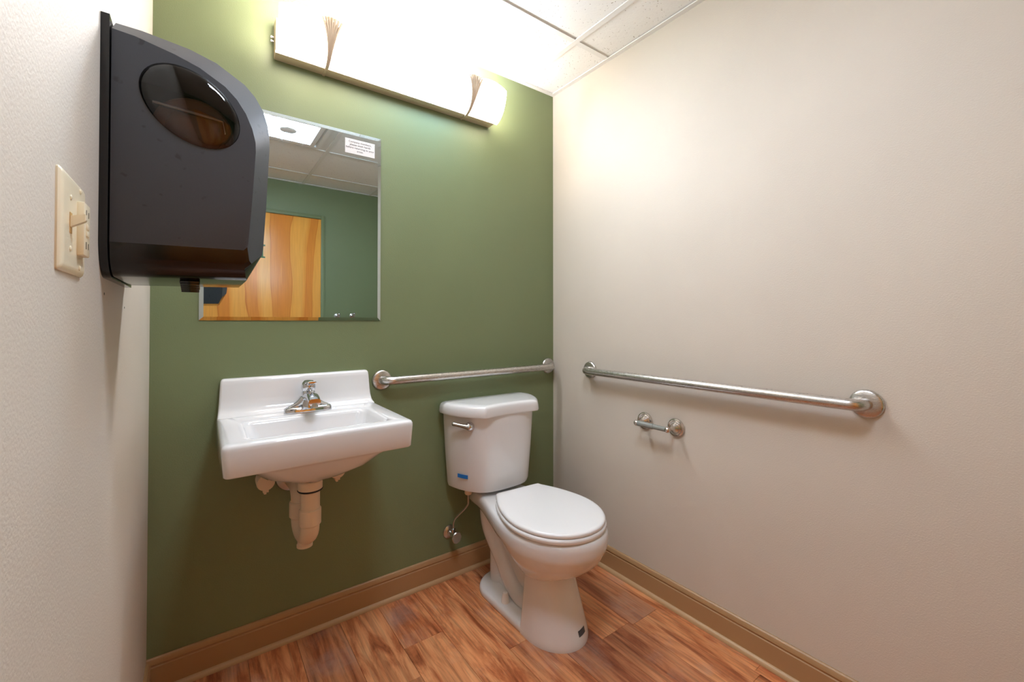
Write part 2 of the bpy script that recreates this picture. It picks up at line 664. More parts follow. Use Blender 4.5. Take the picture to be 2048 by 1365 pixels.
# ------------------------------------------------------------------ mirror and the note on it
MX0, MX1, MZ0, MZ1 = -1.576, -0.965, 1.175, 1.936
bm = NB()
bv = 0.0125
rings = []
for inset, y in ((0, 0), (0, -0.0035), (bv, -0.0052)):
    rings.append([Vector((MX0 + inset, y, MZ0 + inset)), Vector((MX1 - inset, y, MZ0 + inset)), Vector((MX1 - inset, y, MZ1 - inset)), Vector((MX0 + inset, y, MZ1 - inset))])
loft(bm, rings)
tag(obj('wall_mirror', bm, 'mirror_silver', None, smooth=0), 'frameless rectangular mirror with bright edge on the green wall above the sink', 'mirror')
note = thing('paper_note', 'small white printed note stuck to the upper right of the mirror', 'note', (-1.051, -0.0056, 1.877))
boxobj('paper', (-1.110, -0.992, -0.0062, -0.0054, 1.848, 1.907), 'paper', note)
text_mesh('note_text', 'Company members,\nplease wash hands\nbefore returning to your\nareas.', 0.0112, 'ink', note, Matrix.Translation((-1.051, -0.0065, 1.8785)) @ FACE_MY)

# ------------------------------------------------------------------ sink
SX0, SX1 = -1.528, -1.008
sc_ = (SX0 + SX1) / 2
sink = thing('wall_sink', 'white porcelain wall-hung sink with low backsplash under the mirror', 'sink', (sc_, 0, 0.76))
bm = NB()


def srect(hx0, y0, y1, r, z, tilt=0.0, bow=0.0):
    pts = rrect(sc_ - hx0, sc_ + hx0, y0, y1, r, z)
    for p in pts:
        p.z += tilt * (p.y + 0.455) / 0.455
        if bow and p.y < (y0 + y1) / 2:
            p.y -= bow * max(0.0, 1 - ((p.x - sc_) / hx0) ** 2)
    return pts


rings = [
    srect(0.034, -0.285, -0.217, 0.033, 0.655), srect(0.050, -0.300, -0.200, 0.045, 0.664), srect(0.10, -0.35, -0.15, 0.08, 0.682),
    srect(0.155, -0.40, -0.10, 0.08, 0.715), srect(0.19, -0.425, -0.05, 0.06, 0.752, -0.01), srect(0.225, -0.436, -0.01, 0.03, 0.770, -0.02),
    srect(0.243, -0.444, 0.0, 0.012, 0.770, -0.035), srect(0.2505, -0.452, 0.0, 0.014, 0.766, -0.04), srect(0.2545, -0.456, 0.0, 0.016, 0.770, -0.04),
    srect(0.2595, -0.459, 0.0, 0.018, 0.833, -0.0), srect(0.2590, -0.4585, 0.0, 0.018, 0.842), srect(0.2560, -0.4555, 0.0, 0.018, 0.8485),
    srect(0.2490, -0.4480, 0.0, 0.016, 0.8515),
    srect(0.212, -0.412, -0.135, 0.022, 0.851, bow=0.004), srect(0.200, -0.400, -0.150, 0.028, 0.8495, bow=0.006), srect(0.195, -0.395, -0.158, 0.03, 0.845, bow=0.006),
    srect(0.191, -0.390, -0.163, 0.032, 0.835, bow=0.006), srect(0.176, -0.375, -0.175, 0.045, 0.775, bow=0.004), srect(0.150, -0.355, -0.185, 0.06, 0.742),
    srect(0.10, -0.31, -0.20, 0.05, 0.722), srect(0.03, -0.281, -0.221, 0.029, 0.712),
]
loft(bm, rings)
# backsplash
bsr = []
for z, yf, hx in ((0.840, -0.080, 0.2585), (0.852, -0.078, 0.2585), (0.856, -0.062, 0.2575), (0.864, -0.050, 0.2565), (0.880, -0.041, 0.2550), (0.905, -0.036, 0.2535), (0.955, -0.030, 0.2508), (0.967, -0.0275, 0.2495), (0.973, -0.023, 0.2465), (0.9755, -0.016, 0.241)):
    bsr.append(rrect(sc_ - hx + 0.002, sc_ + hx - 0.002, yf, 0.0, 0.0075, z, 4))
loft(bm, bsr)
obj('basin', bm, 'porcelain', sink, smooth=50)
bm = NB()
lathe(bm, [(0, 0.031), (0.003, 0.031), (0.005, 0.027), (0.002, 0.020), (0.002, 0.0)], (sc_, -0.251, 0.7125), (0, 0, 1), 24)
obj('drain_flange', bm, 'chrome', sink)

# ------------------------------------------------------------------ faucet
fx, fy, fz = -1.257, -0.098, 0.8515
fa = thing('faucet', 'chrome single-lever faucet with wide deck plate on the sink', 'faucet', (fx, fy, fz))
bm = NB()
rings = []
N = 48
for z, e, s in ((0, 0.0, 1.0), (0.010, 0.0, 1.0), (0.016, 0.003, 1.0), (0.019, 0.008, 1.0)):
    ring = []
    for k in range(N):
        a = 2 * PI * k / N
        ca, sa = math.cos(a), math.sin(a)
        x = 0.050 * (1 if ca > 0 else -1) * abs(ca) ** 0.3 + 0.0285 * ca
        y = 0.0285 * (abs(sa) ** 0.8) * (1 if sa > 0 else -1)
        k2 = 1 - e / 0.0285
        ring.append(Vector((fx + x - e * ca, fy + y * k2, fz + z)))
    rings.append(ring)
loft(bm, rings)
# raised saddles running up to the body
for sgn in (-1, 1):
    path = spline([(fx + sgn * 0.064, fy, fz + 0.013), (fx + sgn * 0.048, fy, fz + 0.018), (fx + sgn * 0.030, fy, fz + 0.028), (fx + sgn * 0.014, fy, fz + 0.044)], 5)
    tube(bm, path, [0.008 + 0.009 * k / (len(path) - 1) for k in range(len(path))], 14)
obj('deck_plate', bm, 'chrome', fa, smooth=45)
bm = NB()
lathe(bm, [(0, 0.0275), (0.02, 0.0255), (0.05, 0.0235), (0.060, 0.0232), (0.064, 0.021), (0.066, 0.0)], (fx, fy, fz + 0.008), (0, 0, 1), 32)
obj('faucet_body', bm, 'chrome', fa)
bm = NB()
sp = spline([(fx, fy - 0.002, fz + 0.046), (fx, fy - 0.035, fz + 0.058), (fx, fy - 0.075, fz + 0.058), (fx, fy - 0.108, fz + 0.046)], 6)
rings = []
for i, p in enumerate(sp):
    t = i / (len(sp) - 1)
    hw, hh = 0.0225 - 0.003 * t, 0.0145 - 0.003 * t
    rings.append([p + Vector((hw * math.copysign(abs(math.cos(a)) ** 0.7, math.cos(a)), 0, hh * math.copysign(abs(math.sin(a)) ** 0.7, math.sin(a)))) for a in [2 * PI * k / 20 for k in range(20)]])
loft(bm, rings)
spo = obj('spout', bm, 'chrome', fa)
bm = NB()
lathe(bm, [(0, 0.0115), (0.012, 0.0125), (0.013, 0.010), (0.013, 0.0)], (fx, fy - 0.100, fz + 0.042), (0, -0.1, -1), 20)
obj('aerator', bm, 'dull_chrome', spo)
bm = NB()
lathe(bm, [(0, 0.0215), (0.004, 0.0235), (0.016, 0.0240), (0.026, 0.0215), (0.033, 0.015), (0.036, 0.0)], (fx, fy, fz + 0.075), (0, -0.12, 1), 24)
hd = obj('handle_dome', bm, 'chrome', fa)
bm = NB()
rings = []
for t, hw, hh in ((0, 0.017, 0.010), (0.3, 0.014, 0.008), (0.7, 0.0145, 0.006), (0.95, 0.0155, 0.005), (1.0, 0.012, 0.003)):
    c = Vector((fx, fy - 0.012 - 0.052 * t, fz + 0.098 + 0.010 * t))
    rings.append([c + Vector((hw * math.cos(a), 0, hh * math.sin(a))) for a in [2 * PI * k / 16 for k in range(16)]])
loft(bm, rings)
obj('lever', bm, 'chrome', hd)

# ------------------------------------------------------------------ drain trap under the sink
tx = -1.279
dt = thing('drain_trap', 'cream plastic U-shaped drain pipe hanging beneath the sink', 'drain pipe', (tx, -0.25, 0.42))
ty = -0.251
bm = NB()
lathe(bm, [(0, 0.037), (0.025, 0.037), (0.028, 0.034)], (tx, ty, 0.628), (0, 0, 1), 28)
obj('slip_nut', bm, 'pvc_cover', dt)
bm = NB()
lathe(bm, [(0, 0.036), (0.0035, 0.0385), (0.007, 0.036)], (tx, ty, 0.622), (0, 0, 1), 28)
obj('rubber_gasket', bm, 'black_rubber', dt)
bm = NB()
tube(bm, [(tx, ty, 0.625), (tx, ty, 0.52)], 0.0295, 24)
obj('tailpiece', bm, 'pvc_cover', dt)
bm = NB()
lathe(bm, [(0, 0.0305), (0.003, 0.0335), (0.05, 0.0335), (0.054, 0.0300)], (tx, ty, 0.511), (0, 0, 1), 28)
obj('pipe_collar', bm, 'pvc_cover', dt)
ry = -0.150
bm = NB()
tube(bm, [(tx, ty, 0.56), (tx, ty, 0.515)] + [(tx - 0.006 + 0.006 * math.cos(a), (ty + ry) / 2 - 0.0505 * math.cos(a), 0.505 - 0.045 * math.sin(a)) for a in [PI * k / 12 for k in range(13)]] + [(tx - 0.012, ry, 0.515), (tx - 0.012, ry, 0.56)], 0.0285, 24)
obj('trap_bend', bm, 'pvc_cover', dt)
bm = NB()
lathe(bm, [(0, 0.020), (0.002, 0.0245), (0.010, 0.0245), (0.012, 0.0225), (0.03, 0.0225)], (tx - 0.006, (ty + ry) / 2, 0.420), (0, 0, 1), 24)
obj('cleanout_cap', bm, 'pvc_cover', dt)
bm = NB()
lathe(bm, [(0, 0.0305), (0.003, 0.0335), (0.05, 0.0335), (0.054, 0.0300)], (tx - 0.012, ry, 0.505), (0, 0, 1), 28)
obj('pipe_collar', bm, 'pvc_cover', dt)
bm = NB()
tube(bm, spline([(tx - 0.012, ry, 0.54), (tx - 0.012, ry, 0.56), (tx - 0.012, ry + 0.008, 0.582), (tx - 0.012, ry + 0.032, 0.596), (tx - 0.012, ry + 0.06, 0.598), (tx - 0.016, -0.004, 0.598)], 5), 0.0285, 24)
obj('outlet_elbow', bm, 'pvc_cover', dt)
bm = NB()
lathe(bm, [(0, 0.052), (0.004, 0.050), (0.010, 0.036), (0.011, 0.030)], (tx - 0.016, -0.001, 0.598), (0, -1, 0), 28)
obj('wall_escutcheon', bm, 'dull_chrome', dt)


# shut-off valves in round insulating covers under the sink
def valve_cover(x, z, label):
    t = thing('valve_cover', label, 'valve cover', (x, -0.0, z), 'shut-off valve covers under the sink')
    bm = NB()
    lathe(bm, [(0, 0.018), (0.05, 0.018), (0.055, 0.022), (0.065, 0.027), (0.115, 0.028), (0.122, 0.026), (0.124, 0.0)], (x, 0, z), (0, -1, 0), 28)
    obj('cover_shell', bm, 'pvc_cover', t)
    bm = NB()
    box(bm, x - 0.0085, x + 0.0085, -0.118, -0.08, z - 0.034, z - 0.024, bev=0.001)
    box(bm, x - 0.0055, x + 0.002, -0.116, -0.083, z - 0.040, z - 0.032, bev=0.001)
    obj('cover_tab', bm, 'pvc_cover', t)
    bm = NB()
    tube(bm, [(x, -0.09, z + 0.02), (x, -0.09, z + 0.075)], 0.012, 16)
    obj('supply_tube', bm, 'pvc_cover', t)


valve_cover(-1.390, 0.630, 'cream round valve cover below the left half of the sink')
valve_cover(-1.160, 0.622, 'cream round valve cover half hidden below the right half of the sink')


# ------------------------------------------------------------------ grab bars
def grab_bar(label, p0, p1, nrm, zrot):
    p0, p1, nrm = Vector(p0), Vector(p1), Vector(nrm)
    d = (p1 - p0).normalized()
    t = thing('grab_bar', label, 'grab bar', (p0 + p1) / 2)
    off, R, r = 0.056, 0.038, 0.0172
    path = [p0 + nrm * 0.004, p0 + nrm * (off - R)]
    path += [p0 + d * R - d * R * math.cos(a) + nrm * (off - R + R * math.sin(a)) for a in [PI / 2 * k / 10 for k in range(1, 11)]]
    path += [p0 + d * ((p1 - p0).length * f) + nrm * off for f in (0.25, 0.5, 0.75)]
    path += [p1 - d * R + d * R * math.sin(a) + nrm * (off - R + R * math.cos(a)) for a in [PI / 2 * k / 10 for k in range(0, 11)]]
    path += [p1 + nrm * 0.004]
    bm = NB()
    tube(bm, path, r, 28)
    obj('bar', bm, 'brushed_steel', t)
    for p in (p0, p1):
        bm = NB()
        lathe(bm, [(0, 0.0415), (0.004, 0.0415), (0.008, 0.0395), (0.0105, 0.035), (0.0125, 0.0195), (0.0125, 0.0)], p + nrm * 0.0005, nrm, 40)
        obj('flange', bm, 'brushed_steel', t)
    return t


grab_bar('brushed steel grab bar on the green wall behind the toilet', (-0.957, 0, 0.927), (-0.0405, 0, 0.931), (0, -1, 0), 0)
grab_bar('long brushed steel grab bar on the beige wall above the paper holder', (0, -0.278, 0.931), (0, -1.370, 0.931), (-1, 0, 0), 0)

# ------------------------------------------------------------------ toilet paper holder
tp = thing('toilet_paper_holder', 'empty nickel toilet paper holder with grey roller on the beige wall', 'paper holder', (0, -0.678, 0.738))
for y in (-0.603, -0.753):
    bm = NB()
    lathe(bm, [(0, 0.0365), (0.004, 0.0375), (0.008, 0.036), (0.010, 0.031), (0.009, 0.028), (0.012, 0.0265), (0.015, 0.024), (0.014, 0.0205), (0.017, 0.019), (0.024, 0.012), (0.033, 0.0078), (0.048, 0.0062), (0.056, 0.0068)], (0, y, 0.739), (-1, 0, 0), 36)
    post = obj('post', bm, 'nickel', tp)
    bm = NB()
    bmesh.ops.create_uvsphere(bm, u_segments=18, v_segments=12, radius=0.0122)
    bmesh.ops.translate(bm, verts=bm.verts, vec=(-0.062, y, 0.738))
    obj('ball_end', bm, 'nickel', post)
bm = NB()
lathe(bm, [(0, 0.006), (0.001, 0.0118), (0.075, 0.0118), (0.077, 0.0105), (0.077, 0.0098), (0.135, 0.0098), (0.136, 0.005)], (-0.062, -0.610, 0.738), (0, -1, 0), 24)
obj('spring_roller', bm, 'roller_plastic', tp)

# ------------------------------------------------------------------ toilet
TXC = -0.470
toi = thing('toilet', 'white two-piece toilet with closed lid in the corner', 'toilet', (TXC, -0.38, 0))


def ring_t(z, yc, hw, fe, yb, wb, back_round=0.02, ef=1.0):
    """bowl outline: front half-ellipse, sides easing to a narrower back"""
    pts = []
    NF, NS = 24, 12
    for k in range(NF + 1):
        a = -PI / 2 + PI * k / NF
        pts.append(Vector((TXC + hw * math.copysign(abs(math.sin(a)) ** ef, math.sin(a)), yc - fe * abs(math.cos(a)) ** ef, z)))
    side = []
    for k in range(1, NS + 1):
        s = k / NS
        e = s * s * (3 - 2 * s)
        side.append((hw + (wb - hw) * e, yc + (yb - back_round - yc) * s))
    side.append((wb - back_round * 0.35, yb - back_round * 0.35))
    side.append((wb - back_round, yb))
    pts += [Vector((TXC + x, y, z)) for x, y in side]
    pts += [Vector((TXC - x, y, z)) for x, y in reversed(side)]
    return pts


bm = NB()
loft(bm, [
    ring_t(0.165, -0.475, 0.060, 0.050, -0.38, 0.040),
    ring_t(0.195, -0.482, 0.092, 0.072, -0.36, 0.050),
    ring_t(0.215, -0.486, 0.105, 0.100, -0.35, 0.055),
    ring_t(0.238, -0.492, 0.124, 0.138, -0.34, 0.062),
    ring_t(0.268, -0.500, 0.149, 0.178, -0.32, 0.075),
    ring_t(0.300, -0.507, 0.170, 0.207, -0.29, 0.086),
    ring_t(0.325, -0.511, 0.182, 0.220, -0.24, 0.094),
    ring_t(0.342, -0.513, 0.188, 0.226, -0.13, 0.090),
    ring_t(0.350, -0.514, 0.190, 0.229, -0.055, 0.096),
    ring_t(0.362, -0.514, 0.192, 0.231, -0.05, 0.102),
    ring_t(0.385, -0.515, 0.193, 0.232, -0.05, 0.104),
    ring_t(0.402, -0.515, 0.191, 0.230, -0.05, 0.103),
    ring_t(0.411, -0.515, 0.184, 0.223, -0.055, 0.098),
    ring_t(0.4145, -0.515, 0.174, 0.213, -0.06, 0.092),
])
# pedestal: flared half cone with a flat back
bm2 = []
for z, yc, hw, fe, wb in ((0.0, -0.520, 0.124, 0.148, 0.124), (0.012, -0.520, 0.125, 0.148, 0.125), (0.030, -0.519, 0.122, 0.142, 0.121), (0.09, -0.514, 0.115, 0.124, 0.113), (0.15, -0.508, 0.107, 0.106, 0.106), (0.20, -0.502, 0.101, 0.092, 0.102), (0.235, -0.498, 0.100, 0.090, 0.101)):
    bm2.append(ring_t(z, yc, hw, fe, -0.472, wb, 0.006))
loft(bm, bm2)
# foot plate
plate = []
for z, e in ((0.0, 0.002), (0.004, 0.0), (0.018, 0.0), (0.026, 0.004), (0.030, 0.012)):
    ring = []
    for k in range(41):
        a = -PI / 2 + PI * k / 40
        ring.append(Vector((TXC - (0.126 - e) * math.sin(a), -0.225 + (0.115 - e) * math.cos(a), z)))
    ring = [Vector((TXC + 0.124 - e, -0.50, z))] + ring + [Vector((TXC - 0.124 + e, -0.50, z))]
    plate.append(ring)
loft(bm, plate)
# web behind the pedestal and the S of the trapway
loft(bm, [[Vector((TXC + sx * hw, y, z)) for sx, y in ((-1, -0.49), (1, -0.49), (1, y1), (-1, y1))] for z, hw, y1 in ((0.02, 0.040, -0.16), (0.12, 0.036, -0.17), (0.22, 0.045, -0.16), (0.33, 0.06, -0.12))])
path = spline([(0, -0.17, 0.345), (0, -0.165, 0.30), (0, -0.175, 0.25), (0, -0.215, 0.195), (0, -0.255, 0.145), (0, -0.30, 0.09), (0, -0.365, 0.055), (0, -0.43, 0.06), (0, -0.47, 0.09)], 5)
for sgn in (-1, 1):
    nn = len(path)
    tube(bm, [(TXC + sgn * (0.036 - 0.004 * min(1, k / (nn * 0.6))), p.y, p.z) for k, p in enumerate(path)], [0.064 - 0.022 * min(1, k / (nn * 0.5)) for k in range(nn)], 24)
loft(bm, [[Vector((TXC + 0.055 * math.cos(a), -0.185 + 0.055 * math.sin(a), z)) for a in [2 * PI * k / 24 for k in range(24)]] for z in (0.02, 0.26)])
bowl = obj('bowl', bm, 'porcelain', toi, smooth=40)
for s_ in (-1, 1):
    bm = NB()
    lathe(bm, [(0, 0.017), (0.008, 0.0165), (0.034, 0.0115), (0.038, 0.0095), (0.039, 0.0)], (TXC + s_ * 0.092, -0.338, 0.030), (0, 0, 1), 20)
    obj('bolt_cap', bm, 'seat_plastic', toi)
# printed maker's mark near the foot
bm = NB()
yq = []
for z in (0.034, 0.052):
    row = []
    for k in range(5):
        x = TXC + 0.006 + 0.040 * k / 4
        t_ = z
        hw = 0.122 - (t_ - 0.03) * 0.117
        fe = 0.142 - (t_ - 0.03) * 0.30
        yc = -0.519 + (t_ - 0.03) * 0.083
        row.append(Vector((x, yc - fe * math.sqrt(max(0, 1 - ((x - TXC) / hw) ** 2)) - 0.0012, z)))
    yq.append(row)
loft(bm, yq, False, False, closed=False)
solid('mark_ink', (70, 78, 84), 0.5)
obj('maker_mark', bm, 'mark_ink', toi, smooth=0, label='small dark printed mark')


# tank and lid
def tank_ring(z, hw, yf, grow=0.0, bk=0.0, soft=False):
    """D-shaped tank: flat front between two bends, curved cheeks to the back"""
    hw += grow
    half = [(0.0, yf + 0.008), (0.07, yf + 0.005), (0.118, yf - 0.004), (0.133, yf - 0.004), (0.142, yf + 0.003), (0.175, yf + 0.042), (0.200, yf + 0.085), (0.218, yf + 0.128), (0.226, yf + 0.165), (0.228, -0.045 - bk), (0.222, -0.028 - bk), (0.205, -0.022 - bk)]
    if soft:
        half = [(0.0, yf - 0.004), (0.05, yf - 0.003), (0.09, yf + 0.001), (0.120, yf + 0.009), (0.148, yf + 0.024), (0.172, yf + 0.046), (0.193, yf + 0.074), (0.210, yf + 0.108), (0.222, yf + 0.148)] + half[-3:]
    k = hw / 0.228
    r = [Vector((TXC + x * k, (y if y > -0.075 else y - grow), z)) for x, y in half]
    l = [Vector((TXC - x * k, (y if y > -0.075 else y - grow), z)) for x, y in reversed(half[1:])]
    return r + l


bm = NB()
loft(bm, [tank_ring(0.425, 0.150, -0.190, soft=True), tank_ring(0.428, 0.182, -0.212, soft=True), tank_ring(0.436, 0.196, -0.224, soft=True), tank_ring(0.452, 0.200, -0.229, soft=True), tank_ring(0.60, 0.212, -0.236, soft=True), tank_ring(0.775, 0.222, -0.243, soft=True)])
tank = obj('tank', bm, 'porcelain', toi, smooth=38)
bm = NB()
lid_rings = [tank_ring(0.766, 0.228, -0.250, 0.002), tank_ring(0.767, 0.236, -0.256, 0.004), tank_ring(0.774, 0.238, -0.258, 0.004), tank_ring(0.794, 0.236, -0.256, 0.003)]
lid_c = Vector((TXC, -0.135, 0))
for z_, k_ in ((0.804, 0.985), (0.811, 0.955), (0.8145, 0.90), (0.8160, 0.78)):
    lid_rings.append([Vector((lid_c.x + (p.x - lid_c.x) * k_, lid_c.y + (p.y - lid_c.y) * k_, z_)) for p in lid_rings[3]])
loft(bm, lid_rings)
obj('tank_lid', bm, 'porcelain', toi, smooth=38)
# flush lever on the left cheek of the tank
lv0 = Vector((TXC - 0.170, -0.1885, 0.725))
nr = Vector((-0.80, -0.60, 0)).normalized()
bm = NB()
lathe(bm, [(-0.008, 0.019), (0.004, 0.0195), (0.012, 0.0185), (0.020, 0.015), (0.026, 0.008), (0.027, 0.0)], lv0, nr, 24)
lever = obj('flush_lever', bm, 'chrome', toi)
dd = Vector((-0.55, 0.72, 0.12)).normalized()
bm = NB()
tube(bm, spline([lv0 + nr * 0.018 - dd * 0.006, lv0 + nr * 0.020 + dd * 0.015, lv0 + nr * 0.020 + dd * 0.045, lv0 + nr * 0.019 + dd * 0.066, lv0 + nr * 0.018 + dd * 0.075], 4),
     [0.012, 0.0125, 0.012, 0.011, 0.0102, 0.0095, 0.009, 0.0087, 0.0085, 0.0085, 0.0085, 0.0088, 0.009, 0.009, 0.008, 0.006, 0.003], 16)
obj('lever_arm', bm, 'chrome', lever)
# strip of blue tape low on the left cheek
bm = NB()
rows = []
for z, dx in ((0.497, 0), (0.513, 0)):
    row = []
    for t in (0.0, 0.33, 0.66, 1.0):
        yy = -0.128 - 0.040 * t
        xs = -0.197 + 0.028 * t - 0.008 * t * (1 - t)
        row.append(Vector((TXC + xs, yy, z - 0.004 * t)))
    rows.append(row)
loft(bm, rows, False, False, closed=False)
bmesh.ops.recalc_face_normals(bm, faces=bm.faces)
bmesh.ops.solidify(bm, geom=bm.faces[:], thickness=0.0006)
tape = obj('blue_tape', bm, 'blue_tape', toi, smooth=0, label='short strip of blue tape')


# seat and lid, set slightly askew on the hinges
def egg(z, grow, back=-0.288):
    half = [(0.0, -0.738), (0.045, -0.732), (0.088, -0.714), (0.128, -0.682), (0.158, -0.640), (0.178, -0.590), (0.187, -0.535), (0.184, -0.480), (0.172, -0.425), (0.154, -0.370), (0.132, -0.325), (0.112, back)]
    hs = [(p.x, p.y) for p in spline([(x, y, 0) for x, y in half], 4)]
    cy = -0.52
    out = []

    def off(x, y):
        dx, dy = x, (y - cy) * 0.75
        L_ = math.hypot(dx, dy)
        gy_ = 0 if abs(y - back) < 1e-6 else dy / L_ * grow
        return x + dx / L_ * grow if x > 0 else 0.0, y + gy_

    ph = math.radians(-3.5)
    for sx, seq in ((1, hs), (-1, list(reversed(hs))[:-1])):
        for x, y in seq:
            x2, y2 = off(x, y)
            x2 *= sx
            yr = y2 + 0.29
            out.append(Vector((TXC + 0.012 + x2 * math.cos(ph) - yr * math.sin(ph), -0.29 + x2 * math.sin(ph) + yr * math.cos(ph), z)))
    return out


def slab(levels, back):
    bm = NB()
    loft(bm, [egg(z, g, back) for z, g in levels])
    return bm


obj('seat', slab([(0.4155, -0.004), (0.417, 0.001), (0.424, 0.003), (0.430, 0.002), (0.4335, -0.003)], -0.300), 'seat_plastic', toi, smooth=50)
obj('seat_lid', slab([(0.4355, -0.006), (0.437, -0.002), (0.443, -0.001), (0.4475, -0.003), (0.4505, -0.009), (0.4515, -0.018), (0.452, -0.06)], -0.288), 'seat_plastic', toi, smooth=50)
for s_ in (-1, 1):
    bm = NB()
    box(bm, TXC + 0.01 + s_ * 0.075 - 0.022, TXC + 0.01 + s_ * 0.075 + 0.022, -0.292, -0.258, 0.414, 0.436, bev=0.006)
    obj('seat_hinge', bm, 'seat_plastic', toi)
bm = NB()
lathe(bm, [(0, 0.013), (0.004, 0.0165), (0.018, 0.0165), (0.026, 0.019), (0.030, 0.019)], (TXC - 0.130, -0.105, 0.400), (0, 0, 1), 20)
obj('inlet_nut', bm, 'pvc_cover', toi)

# ------------------------------------------------------------------ water stop valve with riser
vx, vz = -0.640, 0.205
sv = thing('stop_valve', 'chrome water stop valve with bent riser tube left of the toilet', 'valve', (vx, 0, vz))
bm = NB()
lathe(bm, [(0, 0.0305), (0.003, 0.030), (0.010, 0.020), (0.012, 0.012)], (vx, -0.001, vz), (0, -1, 0), 28)
obj('escutcheon', bm, 'dull_chrome', sv)
bm = NB()
lathe(bm, [(0, 0.009), (0.022, 0.009), (0.024, 0.0125), (0.044, 0.0125), (0.046, 0.009), (0.058, 0.007)], (vx, -0.008, vz), (0, -1, 0), 20)
lathe(bm, [(0, 0.008), (0.014, 0.008), (0.015, 0.0105), (0.028, 0.0105), (0.030, 0.007)], (vx, -0.042, vz), (0, 0, 1), 16)
obj('valve_body', bm, 'chrome', sv)
bm = NB()
rings = []
for h, rr_ in ((0.0, 0.010), (0.002, 0.021), (0.010, 0.0225), (0.013, 0.020), (0.014, 0.006), (0.0145, 0.0)):
    rings.append([Vector((vx + max(rr_, 1e-5) * (1 + 0.05 * math.cos(8 * a)) * math.cos(a), -0.064 - h, vz + max(rr_, 1e-5) * 1.15 * math.sin(a))) for a in [2 * PI * k / 48 for k in range(48)]])
loft(bm, rings)
obj('valve_handle', bm, 'dull_chrome', sv)
bm = NB()
tube(bm, spline([(vx, -0.042, vz + 0.028), (vx + 0.001, -0.042, vz + 0.055), (vx + 0.008, -0.052, vz + 0.080), (vx + 0.030, -0.085, vz + 0.122), (TXC - 0.131, -0.103, vz + 0.148), (TXC - 0.130, -0.105, vz + 0.165), (TXC - 0.130, -0.105, 0.402)], 6), 0.0042, 12)
obj('riser_tube', bm, 'dull_chrome', sv)

# ------------------------------------------------------------------ paper towel dispenser on the left wall
DXW = -LX
dp = thing('towel_dispenser', 'black wall-mounted paper towel dispenser with oval smoked window beside the mirror', 'towel dispenser', (DXW, -0.70, 1.245))
YN = -0.849
SP = [(.012, 1.637), (.040, 1.635), (.091, 1.624), (.125, 1.613), (.162, 1.592), (.180, 1.574), (.194, 1.552), (.204, 1.527), (.2095, 1.503), (.210, 1.485), (.205, 1.396), (.199, 1.312), (.1975, 1.302), (.192, 1.297), (.012, 1.297)]
OP = [(.012, 1.668), (.045, 1.668), (.110, 1.661), (.150, 1.650), (.195, 1.624), (.212, 1.606), (.226, 1.582), (.234, 1.555), (.237, 1.530), (.237, 1.510), (.232, 1.396), (.2275, 1.315), (.2255, 1.300), (.200, 1.250), (.012, 1.245)]


def dring(y, f, zb=None):
    out = []
    for k, ((a, z0), (c, z1)) in enumerate(zip(SP, OP)):
        x, z = a + (c - a) * f, z0 + (z1 - z0) * f
        if zb is not None:
            if k >= 13:
                z = zb + (0.004 if k == 13 else 0)
            elif k == 12:
                z = max(zb + 0.010, 1.300 - 0.03 * (1 - f) if f else 1.302)
        out.append(Vector((DXW + x, y, z)))
    return out


rings = []
Rb = 0.050
for k in range(0, 9):
    yy = YN + 0.045 * k / 8
    f = min(1, (yy - YN) / 0.040)
    c = 1 - (yy - YN) / Rb
    zb = 1.297 - 0.052 * math.sqrt(max(0, 1 - c * c))
    rings.append(dring(yy, f, zb))
rings.append(dring(-0.604, 1, 1.245))
rings.append(dring(-0.566, 0.35, 1.247))
bm = NB()
V = loft(bm, rings, False, True)
# near side panel with the oval opening
ec = Vector((DXW + .115, 0, 1.541))
ea, eb, er = 0.0775, 0.0575, math.radians(-40)


def ell(k, N, sc=1.0, y=YN):
    a = 2 * PI * k / N
    x, z = ea * sc * math.cos(a), eb * sc * math.sin(a)
    return Vector((ec.x + x * math.cos(er) - z * math.sin(er), y, ec.z + x * math.sin(er) + z * math.cos(er)))


NE = 48
ev = [bm.verts.new(ell(k, NE)) for k in range(NE)]
ee = [bm.edges.new((ev[k], ev[(k + 1) % NE])) for k in range(NE)]
oe = [bm.edges.get((V[0][k], V[0][(k + 1) % len(V[0])])) for k in range(len(V[0]))]
bmesh.ops.triangle_fill(bm, use_beauty=True, use_dissolve=False, edges=ee + oe, normal=(0, -1, 0))
NP = len(SP)
gloss = {frozenset((V[a][12 + q], V[a][13 + q], V[a + 1][12 + q], V[a + 1][13 + q])) for a in range(len(rings) - 1) for q in (0, 1)}
for f in bm.faces:
    if frozenset(f.verts) in gloss:
        f.material_index = 1
shell = obj('housing', bm, 'charcoal_plastic', dp, smooth=22)
shell.data.materials.append(M['black_gloss'])
bm = NB()
outl = [(-0.856, 1.655), (-0.856, 1.300)] + [(-0.806 - 0.05 * math.cos(a), 1.300 - 0.058 * math.sin(a)) for a in [PI / 2 * k / 8 for k in range(1, 9)]] + [(-0.562, 1.242), (-0.558, 1.655)]
loft(bm, [[Vector((DXW + x, y, z)) for y, z in outl] for x in (0.0, 0.0105)])
obj('back_plate', bm, 'black_gloss', dp, smooth=25)
bm = NB()
rings = []
for s_, h in ((1.0, 0.0), (0.985, 0.003), (0.85, 0.0065), (0.6, 0.0095), (0.3, 0.0115)):
    rings.append([ell(k, NE, s_, YN - h + 0.001) for k in range(NE)])
loft(bm, rings, False, True)
obj('window', bm, 'smoked_plastic', dp, smooth=60, label='oval smoked see-through window')
